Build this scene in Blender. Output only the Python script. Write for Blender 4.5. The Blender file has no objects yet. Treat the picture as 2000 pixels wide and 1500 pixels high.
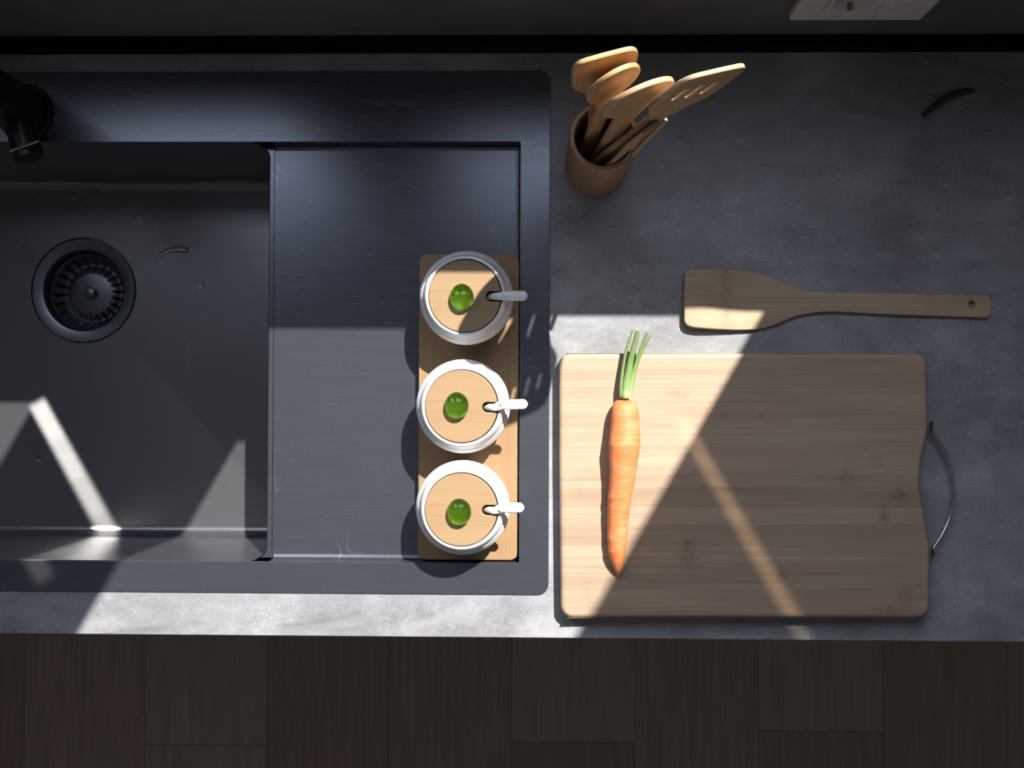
import bpy, bmesh, math, random
from mathutils import Vector, Matrix
random.seed(7)
SC = bpy.context.scene
COL = SC.collection

# ------------------------------------------------------------------ camera, sky, sun, exposure
ZC = 0.90                    # countertop height
CAM_Z = ZC + 1.0
FPX = 2045.0                 # focal length in pixels of the 2000 px wide frame
fwd = Vector((-40/FPX, 28/FPX, -1)).normalized()
ru = Vector((-0.0039, 1, 0))
rgt = fwd.cross(ru).normalized()
upv = rgt.cross(fwd).normalized()
cam = bpy.data.cameras.new('camera')
cam.sensor_width = 36; cam.lens = 36*FPX/2000; cam.clip_start = 0.01
camo = bpy.data.objects.new('camera', cam); COL.objects.link(camo)
camo.matrix_world = Matrix((
    (rgt.x, upv.x, -fwd.x, 0), (rgt.y, upv.y, -fwd.y, 0), (rgt.z, upv.z, -fwd.z, CAM_Z), (0, 0, 0, 1)))
SC.camera = camo

def P(px, py, z=ZC):
    """point of the room at height z that the photograph shows at pixel px, py"""
    d = rgt*((px-1000)/FPX) + upv*((750-py)/FPX) + fwd
    t = (z-CAM_Z)/d.z
    return Vector((d.x*t, d.y*t, z))

SUN_H = (-0.412, -0.72)      # horizontal travel of sunlight per metre of fall
YW = 0.342                   # room face of the back wall
WT = 0.08                    # its thickness
# window openings: x0, x1, sill height above the counter, head
WIN = [(-0.80, -0.351+WT*0.583, 0.305, 1.22), (-0.109, 0.381+WT*0.583, 0.366, 1.22)]

w = bpy.data.worlds.new('sky'); SC.world = w; w.use_nodes = True
bg = w.node_tree.nodes['Background']
bg.inputs[0].default_value = (0.74, 0.82, 1.0, 1); bg.inputs[1].default_value = 3.6
sl = bpy.data.lights.new('sun', 'SUN'); sl.energy = 10.5; sl.angle = math.radians(0.6); sl.color = (1.0, 0.965, 0.915)
so = bpy.data.objects.new('sun', sl); COL.objects.link(so)
so.rotation_euler = Vector((SUN_H[0], SUN_H[1], -1)).to_track_quat('-Z', 'Y').to_euler()
so.location = (1.0, 2.0, 3.5)
for i, (x0, x1, s, h) in enumerate(WIN):      # sampling portals in the two openings
    pl = bpy.data.lights.new('portal', 'AREA'); pl.shape = 'RECTANGLE'; pl.size = x1-x0; pl.size_y = h-s
    pl.cycles.is_portal = True
    po = bpy.data.objects.new('portal', pl); COL.objects.link(po)
    po.location = ((x0+x1)/2, YW+WT+0.01, ZC+(s+h)/2)
    po.rotation_euler = Vector((0, -1, 0)).to_track_quat('-Z', 'Y').to_euler()
def glint(x, zlo, zhi, wd, E, col, fall=0.0):
    """added narrow-beam lamps standing in for sunlight reflected off a left window reveal"""
    d = Vector((-SUN_H[0], SUN_H[1], -1)).normalized()
    L = (Vector((0, 0, 1)) - d*d.z).normalized()
    W = L.cross(-d)
    ln = (zhi-zlo)*math.hypot(d.x, d.y)
    n = 7; ln /= n
    for k in range(n):
        l = bpy.data.lights.new('glint_stand_in', 'AREA'); l.shape = 'RECTANGLE'; l.size = wd; l.size_y = ln
        l.spread = math.radians(1.0); l.energy = E*wd*ln*(1-fall*k/(n-1)); l.color = col
        o = bpy.data.objects.new('glint_stand_in', l); COL.objects.link(o)
        M = Matrix((W, L, -d)).transposed().to_4x4()
        t_ = 0.035/-SUN_H[1]                       # just clear of the wall, on the same rays
        M.translation = Vector((x-SUN_H[0]*t_, YW+SUN_H[1]*t_, ZC+zlo+(zhi-zlo)*(k+0.5)/n-t_))
        o.matrix_world = M
glint(-0.068, 0.52, 1.00, 0.013, 2.0, (1, 0.82, 0.62))  # added lamp strip for the streak across the board
glint(-0.763, 0.305, 0.72, 0.019, 44.0, (1, 0.94, 0.84), 0.85)  # added lamp strip for the bowl streak, dimmed towards its upper end
SC.view_settings.view_transform = 'Standard'; SC.view_settings.look = 'None'
SC.view_settings.gamma = 1; SC.view_settings.use_curve_mapping = False
SC.view_settings.exposure = 0.0

# ------------------------------------------------------------------ materials
def newmat(name):
    m = bpy.data.materials.new(name); m.use_nodes = True
    nt = m.node_tree
    return m, nt, nt.nodes['Principled BSDF']
def N(nt, t, **kw):
    n = nt.nodes.new(t)
    for k, v in kw.items():
        if k.startswith('i_'):
            key = k[2:]
            key = int(key) if key.isdigit() else key.replace('_', ' ')
            n.inputs[key].default_value = v
        else: setattr(n, k, v)
    return n
def coords(nt, scale=(1, 1, 1), kind='Object', rot=(0, 0, 0)):
    tc = N(nt, 'ShaderNodeTexCoord'); mp = N(nt, 'ShaderNodeMapping')
    mp.inputs['Scale'].default_value = scale; mp.inputs['Rotation'].default_value = rot
    nt.links.new(tc.outputs[kind], mp.inputs[0]); return mp.outputs[0]
def noise(nt, vec, scale, detail=4, rough=0.55, dist=0):
    n = N(nt, 'ShaderNodeTexNoise'); n.inputs['Scale'].default_value = scale
    n.inputs['Detail'].default_value = detail; n.inputs['Roughness'].default_value = rough
    n.inputs['Distortion'].default_value = dist
    nt.links.new(vec, n.inputs['Vector']); return n.outputs['Fac']
def ramp(nt, fac, stops):
    r = N(nt, 'ShaderNodeValToRGB'); e = r.color_ramp.elements
    while len(e) < len(stops): e.new(0.5)
    for el, (p, c) in zip(e, stops):
        el.position = p; el.color = (*c, 1) if len(c) == 3 else c
    nt.links.new(fac, r.inputs[0]); return r.outputs[0]
def mixc(nt, fac, a, b, mode='MIX'):
    m = N(nt, 'ShaderNodeMix', data_type='RGBA', blend_type=mode)
    for sock, v in ((m.inputs[0], fac), (m.inputs[6], a), (m.inputs[7], b)):
        if hasattr(v, 'is_output'): nt.links.new(v, sock)
        elif isinstance(v, (int, float)): sock.default_value = v
        else: sock.default_value = (*v, 1)
    return m.outputs[2]
def math_(nt, op, a, b=0.0, c=0.0):
    m = N(nt, 'ShaderNodeMath', operation=op)
    for i, v in enumerate((a, b, c)):
        if hasattr(v, 'is_output'): nt.links.new(v, m.inputs[i])
        else: m.inputs[i].default_value = v
    return m.outputs[0]
def bump(nt, bs, h, strength, dist=0.001):
    b = N(nt, 'ShaderNodeBump'); b.inputs['Strength'].default_value = strength; b.inputs['Distance'].default_value = dist
    nt.links.new(h, b.inputs['Height']); nt.links.new(b.outputs[0], bs.inputs['Normal'])
def plain(name, col, rough=0.5, metal=0.0, **kw):
    m, nt, bs = newmat(name)
    n = noise(nt, coords(nt), 60, 3)
    c = ramp(nt, n, [(0.3, tuple(x*0.9 for x in col)), (0.7, tuple(min(1, x*1.06) for x in col))])
    nt.links.new(c, bs.inputs['Base Color'])
    bs.inputs['Roughness'].default_value = rough; bs.inputs['Metallic'].default_value = metal
    for k, v in kw.items(): bs.inputs[k.replace('_', ' ')].default_value = v
    return m

def concrete(name, lo, hi, rough=0.42):
    m, nt, bs = newmat(name)
    v = coords(nt)
    big = noise(nt, v, 5, 6, 0.6, 0.6)
    st = noise(nt, coords(nt, (9, 26, 9)), 1, 8, 0.75, 1.2)
    fine = noise(nt, v, 380, 3, 0.7)
    a = math_(nt, 'ADD', math_(nt, 'MULTIPLY', big, 0.40), math_(nt, 'MULTIPLY', st, 0.42))
    a = math_(nt, 'ADD', a, math_(nt, 'MULTIPLY', fine, 0.18))
    c = ramp(nt, a, [(0.36, lo), (0.66, hi)])
    sp = noise(nt, v, 520, 1, 0.5)
    msk = ramp(nt, sp, [(0.64, (0, 0, 0)), (0.72, (1, 1, 1))])
    msk2 = ramp(nt, noise(nt, v, 16, 5, 0.7), [(0.5, (0, 0, 0)), (0.64, (1, 1, 1))])
    mk = math_(nt, 'MULTIPLY', math_(nt, 'MULTIPLY', msk, msk2), 0.55)
    c = mixc(nt, mk, c, tuple(min(0.8, x*2.2) for x in hi))
    c = mixc(nt, math_(nt, 'MULTIPLY', msk2, 0.12), c, tuple(min(1, x*1.8) for x in hi))
    nt.links.new(c, bs.inputs['Base Color'])
    r = ramp(nt, a, [(0.3, (rough-0.04,)*3), (0.7, (rough+0.08,)*3)])
    nt.links.new(r, bs.inputs['Roughness'])
    bump(nt, bs, fine, 0.18, 0.0006)
    return m
M_counter = concrete('concrete_laminate', (0.135, 0.136, 0.142), (0.36, 0.362, 0.375))
M_splash = concrete('splashback_laminate', (0.12, 0.122, 0.125), (0.18, 0.182, 0.186), 0.5)

def gunmetal(name, col=(0.118, 0.128, 0.150), along='x', rough=0.25, scratch=True, metal=0.75):
    m, nt, bs = newmat(name)
    sc = (14, 900, 14) if along == 'x' else (900, 14, 14)
    br = noise(nt, coords(nt, sc), 1, 4, 0.7)
    bl = noise(nt, coords(nt), 9, 4, 0.6)
    a = math_(nt, 'ADD', math_(nt, 'MULTIPLY', br, 0.6), math_(nt, 'MULTIPLY', bl, 0.4))
    c = ramp(nt, a, [(0.3, tuple(x*0.92 for x in col)), (0.7, tuple(x*1.08 for x in col))])
    if scratch:
        n1 = noise(nt, coords(nt), 24, 1.0, 0.4, 0.4)
        d = math_(nt, 'ABSOLUTE', math_(nt, 'SUBTRACT', n1, 0.56))
        ln = ramp(nt, d, [(0.0, (1, 1, 1)), (0.0022, (0, 0, 0))])
        gate = ramp(nt, noise(nt, coords(nt), 19, 2), [(0.60, (0, 0, 0)), (0.66, (1, 1, 1))])
        f = math_(nt, 'MULTIPLY', math_(nt, 'MULTIPLY', ln, gate), 0.5)
        c = mixc(nt, f, c, (0.5, 0.52, 0.55))
        du = ramp(nt, noise(nt, coords(nt), 700, 1), [(0.72, (0, 0, 0)), (0.78, (1, 1, 1))])
        c = mixc(nt, math_(nt, 'MULTIPLY', du, 0.35), c, (0.45, 0.47, 0.5))
    nt.links.new(c, bs.inputs['Base Color'])
    nt.links.new(ramp(nt, br, [(0.2, (rough-0.02,)*3), (0.8, (rough+0.05,)*3)]), bs.inputs['Roughness'])
    bs.inputs['Metallic'].default_value = metal
    bump(nt, bs, br, 0.018, 0.0003)
    return m
M_steel = gunmetal('brushed_gunmetal')
M_bowl = gunmetal('gunmetal_bowl', (0.17, 0.172, 0.182), 'x', 0.30)
M_drain = gunmetal('gunmetal_drain', (0.12, 0.13, 0.15), 'x', 0.3, False)
M_black = plain('black_profile', (0.005, 0.005, 0.005), 0.9, Specular_IOR_Level=0.1)
M_faucet = plain('matte_black_tap', (0.012, 0.013, 0.016), 0.35, 0.2)
M_etch = plain('etched_mark', (0.19, 0.19, 0.19), 0.5, 0.3)
M_chrome = plain('chrome_wire', (0.62, 0.63, 0.66), 0.25, 1.0)

def wood(name, lo, hi, along='x', rough=0.5, knots=(), band=1.0, obj_random=False, spot=(0.35, 0.2, 0.1)):
    m, nt, bs = newmat(name)
    sc = {'x': (6, 760, 760), 'y': (760, 6, 760), 'z': (420, 420, 12)}[along]
    sc2 = {'x': (5, 70, 70), 'y': (70, 5, 70), 'z': (70, 70, 4)}[along]
    g1 = noise(nt, coords(nt, sc), 1, 4, 0.6, 0.3)
    g2 = noise(nt, coords(nt, sc2), 1, 4, 0.6, 0.5)
    a = math_(nt, 'ADD', math_(nt, 'MULTIPLY', g1, 0.5), math_(nt, 'MULTIPLY', g2, 0.5))
    c = ramp(nt, a, [(0.5-0.17/band, lo), (0.5+0.15/band, hi)])
    if obj_random:
        oi = N(nt, 'ShaderNodeObjectInfo')
        f = ramp(nt, oi.outputs['Random'], [(0.0, (0.80, 0.76, 0.73)), (0.5, (0.96, 0.94, 0.93)), (1.0, (1.06, 1.07, 1.08))])
        c = mixc(nt, 1.0, c, f, 'MULTIPLY')
    if knots:
        v = coords(nt); tot = None
        fib = noise(nt, coords(nt, (330, 150, 150) if along == 'x' else (150, 330, 150)), 1, 3, 0.7)
        for (kx, ky, rx, ry, s) in knots:
            sx = N(nt, 'ShaderNodeSeparateXYZ'); nt.links.new(v, sx.inputs[0])
            dx = math_(nt, 'MULTIPLY', math_(nt, 'SUBTRACT', sx.outputs[0], kx), 1/rx)
            dy = math_(nt, 'MULTIPLY', math_(nt, 'SUBTRACT', sx.outputs[1], ky), 1/ry)
            d = math_(nt, 'ADD', math_(nt, 'MULTIPLY', dx, dx), math_(nt, 'MULTIPLY', dy, dy))
            g = math_(nt, 'MULTIPLY', math_(nt, 'EXPONENT', math_(nt, 'MULTIPLY', d, -1.0)), s)
            tot = g if tot is None else math_(nt, 'ADD', tot, g)
        fm = ramp(nt, fib, [(0.38, (0.25,)*3), (0.62, (1, 1, 1))])
        tot = N(nt, 'ShaderNodeMath', operation='MINIMUM').outputs[0] if False else math_(nt, 'MINIMUM', math_(nt, 'MULTIPLY', tot, fm), 0.9)
        c = mixc(nt, tot, c, spot)
    nt.links.new(c, bs.inputs['Base Color'])
    bs.inputs['Roughness'].default_value = rough
    bs.inputs['Specular IOR Level'].default_value = 0.35
    bump(nt, bs, g1, 0.2, 0.0005)
    return m

# ------------------------------------------------------------------ mesh helpers
def link(name, me, m=None, parent=None, loc=None):
    o = bpy.data.objects.new(name, me); COL.objects.link(o)
    if me is not None: me.name = name
    if m is not None and me is not None:
        me.materials.clear(); me.materials.append(m)
    if parent is not None: o.parent = parent
    if loc is not None: o.location = loc
    return o
def tag(o, label=None, cat=None, group=None, kind=None):
    if label: o['label'] = label
    if cat: o['category'] = cat
    if group: o['group'] = group
    if kind: o['kind'] = kind
    return o
def thing(name, loc, label, cat, group=None):
    o = bpy.data.objects.new(name, None); COL.objects.link(o); o.location = loc
    o.empty_display_size = 0.02
    return tag(o, label, cat, group)
def sharp(me, ang=35):
    for p in me.polygons: p.use_smooth = True
    me.set_sharp_from_angle(angle=math.radians(ang))
    for p in me.polygons:            # keep level and upright faces truly flat beside their rounded edges
        if max(abs(c) for c in p.normal) > 0.99999: p.use_smooth = False
    return me
def bm_me(bm, ang=35, smooth=True):
    me = bpy.data.meshes.new('m'); bmesh.ops.recalc_face_normals(bm, faces=bm.faces[:])
    bm.to_mesh(me); bm.free()
    return sharp(me, ang) if smooth else me
def box(bm, x0, x1, y0, y1, z0, z1, bev=0.0, seg=2):
    b2 = bmesh.new()
    vs = [b2.verts.new((x, y, z)) for x in (x0, x1) for y in (y0, y1) for z in (z0, z1)]
    for f in ((0, 1, 3, 2), (4, 6, 7, 5), (0, 4, 5, 1), (2, 3, 7, 6), (0, 2, 6, 4), (1, 5, 7, 3)):
        b2.faces.new([vs[i] for i in f])
    if bev: bmesh.ops.bevel(b2, geom=b2.edges[:], offset=bev, segments=seg, affect='EDGES', profile=0.5)
    t = bpy.data.meshes.new('t'); b2.to_mesh(t); b2.free(); bm.from_mesh(t); bpy.data.meshes.remove(t)
def boxme(*a, **k):
    bm = bmesh.new(); box(bm, *a, **k); return bm_me(bm)
def rrect(x0, x1, y0, y1, r, n=6):
    """rounded rectangle; r = one radius or four (x0y0, x1y0, x1y1, x0y1)"""
    rs = r if isinstance(r, (tuple, list)) else (r,)*4
    pts = []
    for (cx, cy, a0, rr) in ((x0, y0, 180, rs[0]), (x1, y0, 270, rs[1]), (x1, y1, 0, rs[2]), (x0, y1, 90, rs[3])):
        sx = 1 if cx == x0 else -1; sy = 1 if cy == y0 else -1
        if rr <= 0: pts.append((cx, cy)); continue
        for i in range(n+1):
            a = math.radians(a0+90*i/n)
            pts.append((cx+sx*rr+rr*math.cos(a), cy+sy*rr+rr*math.sin(a)))
    return pts
def circ(cx, cy, r, n=48, ry=None):
    return [(cx+r*math.cos(2*math.pi*i/n), cy+(ry or r)*math.sin(2*math.pi*i/n)) for i in range(n)]
def plate(outlines, z0, z1, bev=0.001, res=3, ang=35):
    """flat slab from an outline and holes, all its edges rounded"""
    cu = bpy.data.curves.new('c', 'CURVE'); cu.dimensions = '2D'; cu.fill_mode = 'BOTH'
    for pts in outlines:
        s = cu.splines.new('POLY'); s.points.add(len(pts)-1); s.use_cyclic_u = True
        for p, q in zip(s.points, pts): p.co = (q[0], q[1], 0, 1)
    cu.extrude = (z1-z0)/2-bev; cu.bevel_depth = bev; cu.bevel_resolution = res; cu.offset = -bev
    o = bpy.data.objects.new('c', cu); COL.objects.link(o)
    dg = bpy.context.evaluated_depsgraph_get(); dg.update()
    me = bpy.data.meshes.new_from_object(o.evaluated_get(dg))
    bpy.data.objects.remove(o); bpy.data.curves.remove(cu)
    for v in me.vertices: v.co.z += (z0+z1)/2
    bm = bmesh.new(); bm.from_mesh(me); bmesh.ops.remove_doubles(bm, verts=bm.verts[:], dist=1e-6)
    bpy.data.meshes.remove(me)
    return bm_me(bm, ang)
def lathe(prof, n=64, cx=0, cy=0, bm=None):
    own = bm is None
    if own: bm = bmesh.new()
    rings = []
    for (r, z) in prof:
        if r < 1e-7: rings.append([bm.verts.new((cx, cy, z))])
        else: rings.append([bm.verts.new((cx+r*math.cos(2*math.pi*i/n), cy+r*math.sin(2*math.pi*i/n), z)) for i in range(n)])
    for a, b in zip(rings, rings[1:]):
        for i in range(n):
            j = (i+1) % n
            if len(a) == 1 and len(b) == 1: continue
            if len(a) == 1: bm.faces.new((a[0], b[i], b[j]))
            elif len(b) == 1: bm.faces.new((a[i], a[j], b[0]))
            else: bm.faces.new((a[i], a[j], b[j], b[i]))
    return bm_me(bm) if own else bm
def sweep(path, radii, n=12, bm=None, flat=None, upd=Vector((0, 0, 1)), cap=True):
    """tube along a path; radii = number or list of (side, up) half-sizes"""
    own = bm is None
    if own: bm = bmesh.new()
    path = [Vector(p) for p in path]; rings = []
    for i, p in enumerate(path):
        t = (path[min(i+1, len(path)-1)]-path[max(i-1, 0)]).normalized()
        s = t.cross(upd)
        if s.length < 1e-4: s = t.cross(Vector((1, 0, 0)))
        s.normalize(); u = s.cross(t).normalized()
        r = radii[i] if isinstance(radii, (list, tuple)) else radii
        ra, rb = r if isinstance(r, (list, tuple)) else (r, r)
        rings.append([bm.verts.new(p+s*(ra*math.cos(2*math.pi*k/n))+u*(rb*math.sin(2*math.pi*k/n))) for k in range(n)])
    for a, b in zip(rings, rings[1:]):
        for i in range(n): bm.faces.new((a[i], a[(i+1) % n], b[(i+1) % n], b[i]))
    if cap: bm.faces.new(rings[0][::-1]); bm.faces.new(rings[-1])
    return bm_me(bm, 50) if own else bm
def smooth_path(pts, k=6):
    pts = [Vector(p) for p in pts]; out = []
    for i in range(len(pts)-1):
        p0 = pts[max(i-1, 0)]; p1 = pts[i]; p2 = pts[i+1]; p3 = pts[min(i+2, len(pts)-1)]
        for j in range(k):
            t = j/k
            out.append(0.5*((2*p1)+(-p0+p2)*t+(2*p0-5*p1+4*p2-p3)*t*t+(-p0+3*p1-3*p2+p3)*t**3))
    out.append(pts[-1]); return out
def lerp_tab(tab, x):
    if x <= tab[0][0]: return tab[0][1]
    for (a, va), (b, vb) in zip(tab, tab[1:]):
        if x <= b: return va+(vb-va)*(x-a)/(b-a)
    return tab[-1][1]

# ------------------------------------------------------------------ the room
RX0, RX1, RY0, RH = -2.2, 2.2, -2.4, 2.55
M_wall = plain('painted_wall', (0.78, 0.75, 0.70), 0.8)
M_ceil = plain('painted_ceiling', (0.7, 0.7, 0.69), 0.85)
# back wall: splashback material below the windows
(a0, a1, as_, ah), (b0, b1, bs_, bh) = WIN
bm = bmesh.new()
y0, y1 = YW, YW+WT
box(bm, RX0, RX1, y0, y1, 0, ZC+as_)
box(bm, RX0, a0, y0, y1, ZC+as_, RH)
box(bm, a1, b0, y0, y1, ZC+as_, RH)
box(bm, b0, b1, y0, y1, ZC+as_, ZC+bs_)
box(bm, b1, RX1, y0, y1, ZC+as_, RH)
box(bm, a0, a1, y0, y1, ZC+ah, RH)
box(bm, b0, b1, y0, y1, ZC+bh, RH)
tag(link('wall_back', bm_me(bm, smooth=False), M_splash), kind='structure')
for i, (x0, x1, s, h) in enumerate(WIN):     # dark frames set against the outer face, outside the clear opening
    bm = bmesh.new(); f = 0.045; ya, yb = YW+WT, YW+WT+0.03
    box(bm, x0-f, x0, ya, yb, ZC+s-f, ZC+h+f, 0.003); box(bm, x1, x1+f, ya, yb, ZC+s-f, ZC+h+f, 0.003)
    box(bm, x0, x1, ya, yb, ZC+s-f, ZC+s-0.012, 0.003); box(bm, x0, x1, ya, yb, ZC+h, ZC+h+f, 0.003)
    tag(link('window_%d' % (i+1), bm_me(bm), M_black), kind='structure')
tag(link('wall_left', boxme(RX0-0.08, RX0, RY0, YW, 0, RH), M_wall), kind='structure')
tag(link('wall_right', boxme(RX1, RX1+0.08, RY0, YW, 0, RH), M_wall), kind='structure')
tag(link('wall_front', boxme(RX0, RX1, RY0-0.08, RY0, 0, RH), M_wall), kind='structure')
tag(link('ceiling', boxme(RX0-0.08, RX1+0.08, RY0-0.08, YW+WT, RH, RH+0.08), M_ceil), kind='structure')
# floor: a slab carrying planks
M_sub = plain('subfloor', (0.06, 0.045, 0.036), 0.9)
flo = tag(link('floor', boxme(RX0, RX1, RY0, YW, -0.05, -0.012), M_sub), kind='structure')
M_oak = wood('dark_oak', (0.33, 0.245, 0.185), (0.55, 0.42, 0.33), 'y', 0.55, band=0.8, obj_random=True)
PW = (P(1480, 1350, 0).x-P(520, 1350, 0).x)/4
X0 = P(1240, 1350, 0).x
yj = {-4: P(400, 1455, 0).y, -1: P(1120, 1450, 0).y, 1: P(1600, 1428, 0).y}
PL = 1.2
cache = {}
for k in range(-9, 8):
    x0 = max(X0+k*PW, RX0); x1 = min(X0+(k+1)*PW, RX1)
    if x1-x0 < 0.01: continue
    off = yj.get(k, -0.68-0.42*((k*37) % 5)/5-0.12)
    ys = off-3*PL
    while ys < YW:
        ya, yb = max(ys, RY0), min(ys+PL, YW); ys += PL
        if yb-ya < 0.02: continue
        key = (round(x1-x0, 4), round(yb-ya, 4))
        if key not in cache:
            wx, wy = key
            cache[key] = boxme(-wx/2+0.0002, wx/2-0.0002, -wy/2+0.0002, wy/2-0.0002, -0.012, 0, bev=0.0005, seg=1)
            cache[key].materials.append(M_oak)
        o = bpy.data.objects.new('plank', cache[key]); COL.objects.link(o); o.parent = flo
        o.location = ((x0+x1)/2, (ya+yb)/2, 0)

# ------------------------------------------------------------------ worktop, upstand, cabinet
YF = P(1000, 1246, ZC).y                      # front edge
S_R = P(1073, 650, ZC).x; S_T = P(1000, 139, ZC).y; S_B = P(1000, 1161.5, ZC).y
S_L = -0.86
CT = 0.038
cm = plate([rrect(-1.5, 1.9, YF, YW, 0), rrect(S_L+0.006, S_R-0.006, S_B+0.006, S_T-0.006, 0.008)], ZC-CT, ZC, 0.0012)
tag(link('countertop', cm, M_counter), 'grey concrete-look kitchen countertop running along the wall around the sink', 'countertop')
YU = P(1000, 105, ZC).y                        # front of the upstand
bm = bmesh.new(); box(bm, -1.5, 1.9, YU, YW, ZC, ZC+0.020, 0.0015)
tag(link('trim_1', bm_me(bm), M_black), kind='structure')
M_cab = plain('cabinet_front', (0.05, 0.05, 0.052), 0.5)
cab = thing('base_cabinet', (0.2, YW-0.28, 0), 'dark base cabinet carrying the grey countertop and the sink', 'cabinet')
def W2(o, m, parent):       # keep world-space meshes when parented to an empty without rotation
    ob = link(o, m[0], m[1], parent); ob.location = -parent.location; return ob
bm = bmesh.new()
cf = YF+0.03
box(bm, -1.5, -1.48, cf+0.02, YW-0.03, 0.1, ZC-CT); box(bm, 1.88, 1.9, cf+0.02, YW-0.03, 0.1, ZC-CT)
box(bm, -1.48, 1.88, cf+0.02, YW-0.03, 0.1, 0.118); box(bm, -1.48, 1.88, YW-0.04, YW-0.03, 0.118, ZC-CT)
box(bm, -1.48, 1.88, cf+0.02, cf+0.04, ZC-CT-0.03, ZC-CT)
box(bm, -1.5, 1.9, cf+0.07, cf+0.09, 0, 0.1)
W2('body', (bm_me(bm), M_cab), cab)
for i in range(5):
    xa = -1.5+i*0.68
    W2('door', (boxme(xa+0.002, xa+0.678, cf, cf+0.019, 0.105, ZC-CT-0.004, bev=0.001), M_cab), cab)

# ------------------------------------------------------------------ sink
sink = thing('kitchen_sink', (-0.4, 0, ZC), 'black brushed-steel sink with drainboard, set into the grey countertop', 'sink')
O_R = P(1015, 690, ZC).x; O_T = P(800, 277.5, ZC).y; O_B = P(800, 1098, ZC).y
B_R = P(524.5, 690, ZC-0.014).x; B_L = -0.79
ZD = ZC-0.016                                   # drainboard level
ZB = ZC-0.180                                   # bowl floor
W2('rim', (plate([rrect(S_L, S_R, S_B, S_T, 0.0105, 8), rrect(B_L, O_R, O_B, O_T, (0.010, 0.0015, 0.0015, 0.010))], ZC-0.0004, ZC+0.0012, 0.0004), M_steel), sink)
# drainboard: sunk tray with upright edges and a rolled edge to the bowl
bm = bmesh.new()
RB = 0.008
def ring(pts, z): return [bm.verts.new((x, y, z)) for x, y in pts]
cor = rrect(B_R+0.004, O_R, O_B, O_T, 0.0015, 3)
topr = ring(cor, ZC+0.0004)
c2 = rrect(B_R+0.004, O_R-0.0006, O_B+0.0006, O_T-0.0006, 0.0015, 3)
r2 = ring(c2, ZD+0.004)
c3 = rrect(B_R+0.004, O_R-0.0046, O_B+0.0046, O_T-0.0046, 0.0015, 3)
r3 = ring(c3, ZD)
c25 = rrect(B_R+0.004, O_R-0.0018, O_B+0.0018, O_T-0.0018, 0.0015, 3)
r25 = ring(c25, ZD+0.0012)
n_ = len(cor)
for a, b in ((topr, r2), (r2, r25), (r25, r3)):
    for i in range(n_):
        j = (i+1) % n_
        mx = (a[i].co.x+a[j].co.x)/2
        if mx > B_R+0.0056 or abs(a[i].co.y-a[j].co.y) < 1e-6:
            bm.faces.new((a[i], a[j], b[j], b[i]))
bm.faces.new(r3)
# rounded lip into the bowl, with rounded bowl corners at its ends
ya_, yb_ = O_B+0.001, O_T-0.001
ypts = []
RC = 0.010
for i in range(7): ypts.append((ya_+RC*(1-math.cos(math.radians(15*i))), RC*(1-math.sin(math.radians(15*i)))))
mid = ypts + [(yb_-(y-ya_), d) for y, d in reversed(ypts)]
prof = [(0.0045, 0), (0.0, 0), (-0.0006, -0.0003), (-0.001, -0.001), (-0.001, -0.004)]
rows = []
for (y, d) in mid:
    rows.append([bm.verts.new((B_R+px_-(d if k > 0 else 0), y, ZD+pz)) for k, (px_, pz) in enumerate(prof)])
for a, b in zip(rows, rows[1:]):
    for k in range(len(prof)-1): bm.faces.new((a[k], a[k+1], b[k+1], b[k]))
W2('drainboard', (bm_me(bm, 30), M_steel), sink)
# bowl
bm = bmesh.new()
Dc = P(163, 567, ZB)
xb0, xb1, yb0, yb1 = B_L, B_R-0.001, O_B, O_T
def rr_ang(x0, x1, y0, y1, r, n=8, m=20):
    p = rrect(x0, x1, y0, y1, r, n); out = []
    for i, a in enumerate(p):
        out.append(a)
        if i % (n+1) == n:
            b = p[(i+1) % len(p)]
            out += [(a[0]+(b[0]-a[0])*k/m, a[1]+(b[1]-a[1])*k/m) for k in range(1, m)]
    return out
lv = [(0, ZC+0.0002, 0.012), (0.0003, ZB+0.05, 0.012), (0.0008, ZB+0.012, 0.012)]
for i in range(1, 7):
    a = math.radians(15*i); lv.append((0.0008+0.0112*(1-math.cos(a)), ZB+0.0122-0.0112*math.sin(a), 0.012))
rings = []
for (ins, z, r) in lv:
    pts = rr_ang(xb0+ins, xb1-ins, yb0+ins, yb1-ins, max(0.004, r-ins*0.4))
    rings.append(ring(pts, z))
n_ = len(rings[0])
last = rings[-1]
ang = [math.atan2(v.co.y-Dc.y, v.co.x-Dc.x) for v in last]
drain_ring = [bm.verts.new((Dc.x+0.0605*math.cos(a), Dc.y+0.0605*math.sin(a), ZB-0.0004)) for a in ang]
rings.append(drain_ring)
for ri, (a, b) in enumerate(zip(rings, rings[1:])):
    for i in range(n_):
        j = (i+1) % n_
        # the side towards the drainboard starts at the drainboard lip, below the rim
        if ri == 0 and a[i].co.x > xb1-0.002 and a[j].co.x > xb1-0.002: pass
        bm.faces.new((a[i], a[j], b[j], b[i]))
for v in rings[0]:
    t = max(0, min(1, (v.co.x-(xb1-0.012))/0.0115))
    if t > 0: v.co.z += (ZD-0.004-v.co.z)*t
W2('bowl', (bm_me(bm, 30), M_bowl), sink)
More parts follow.
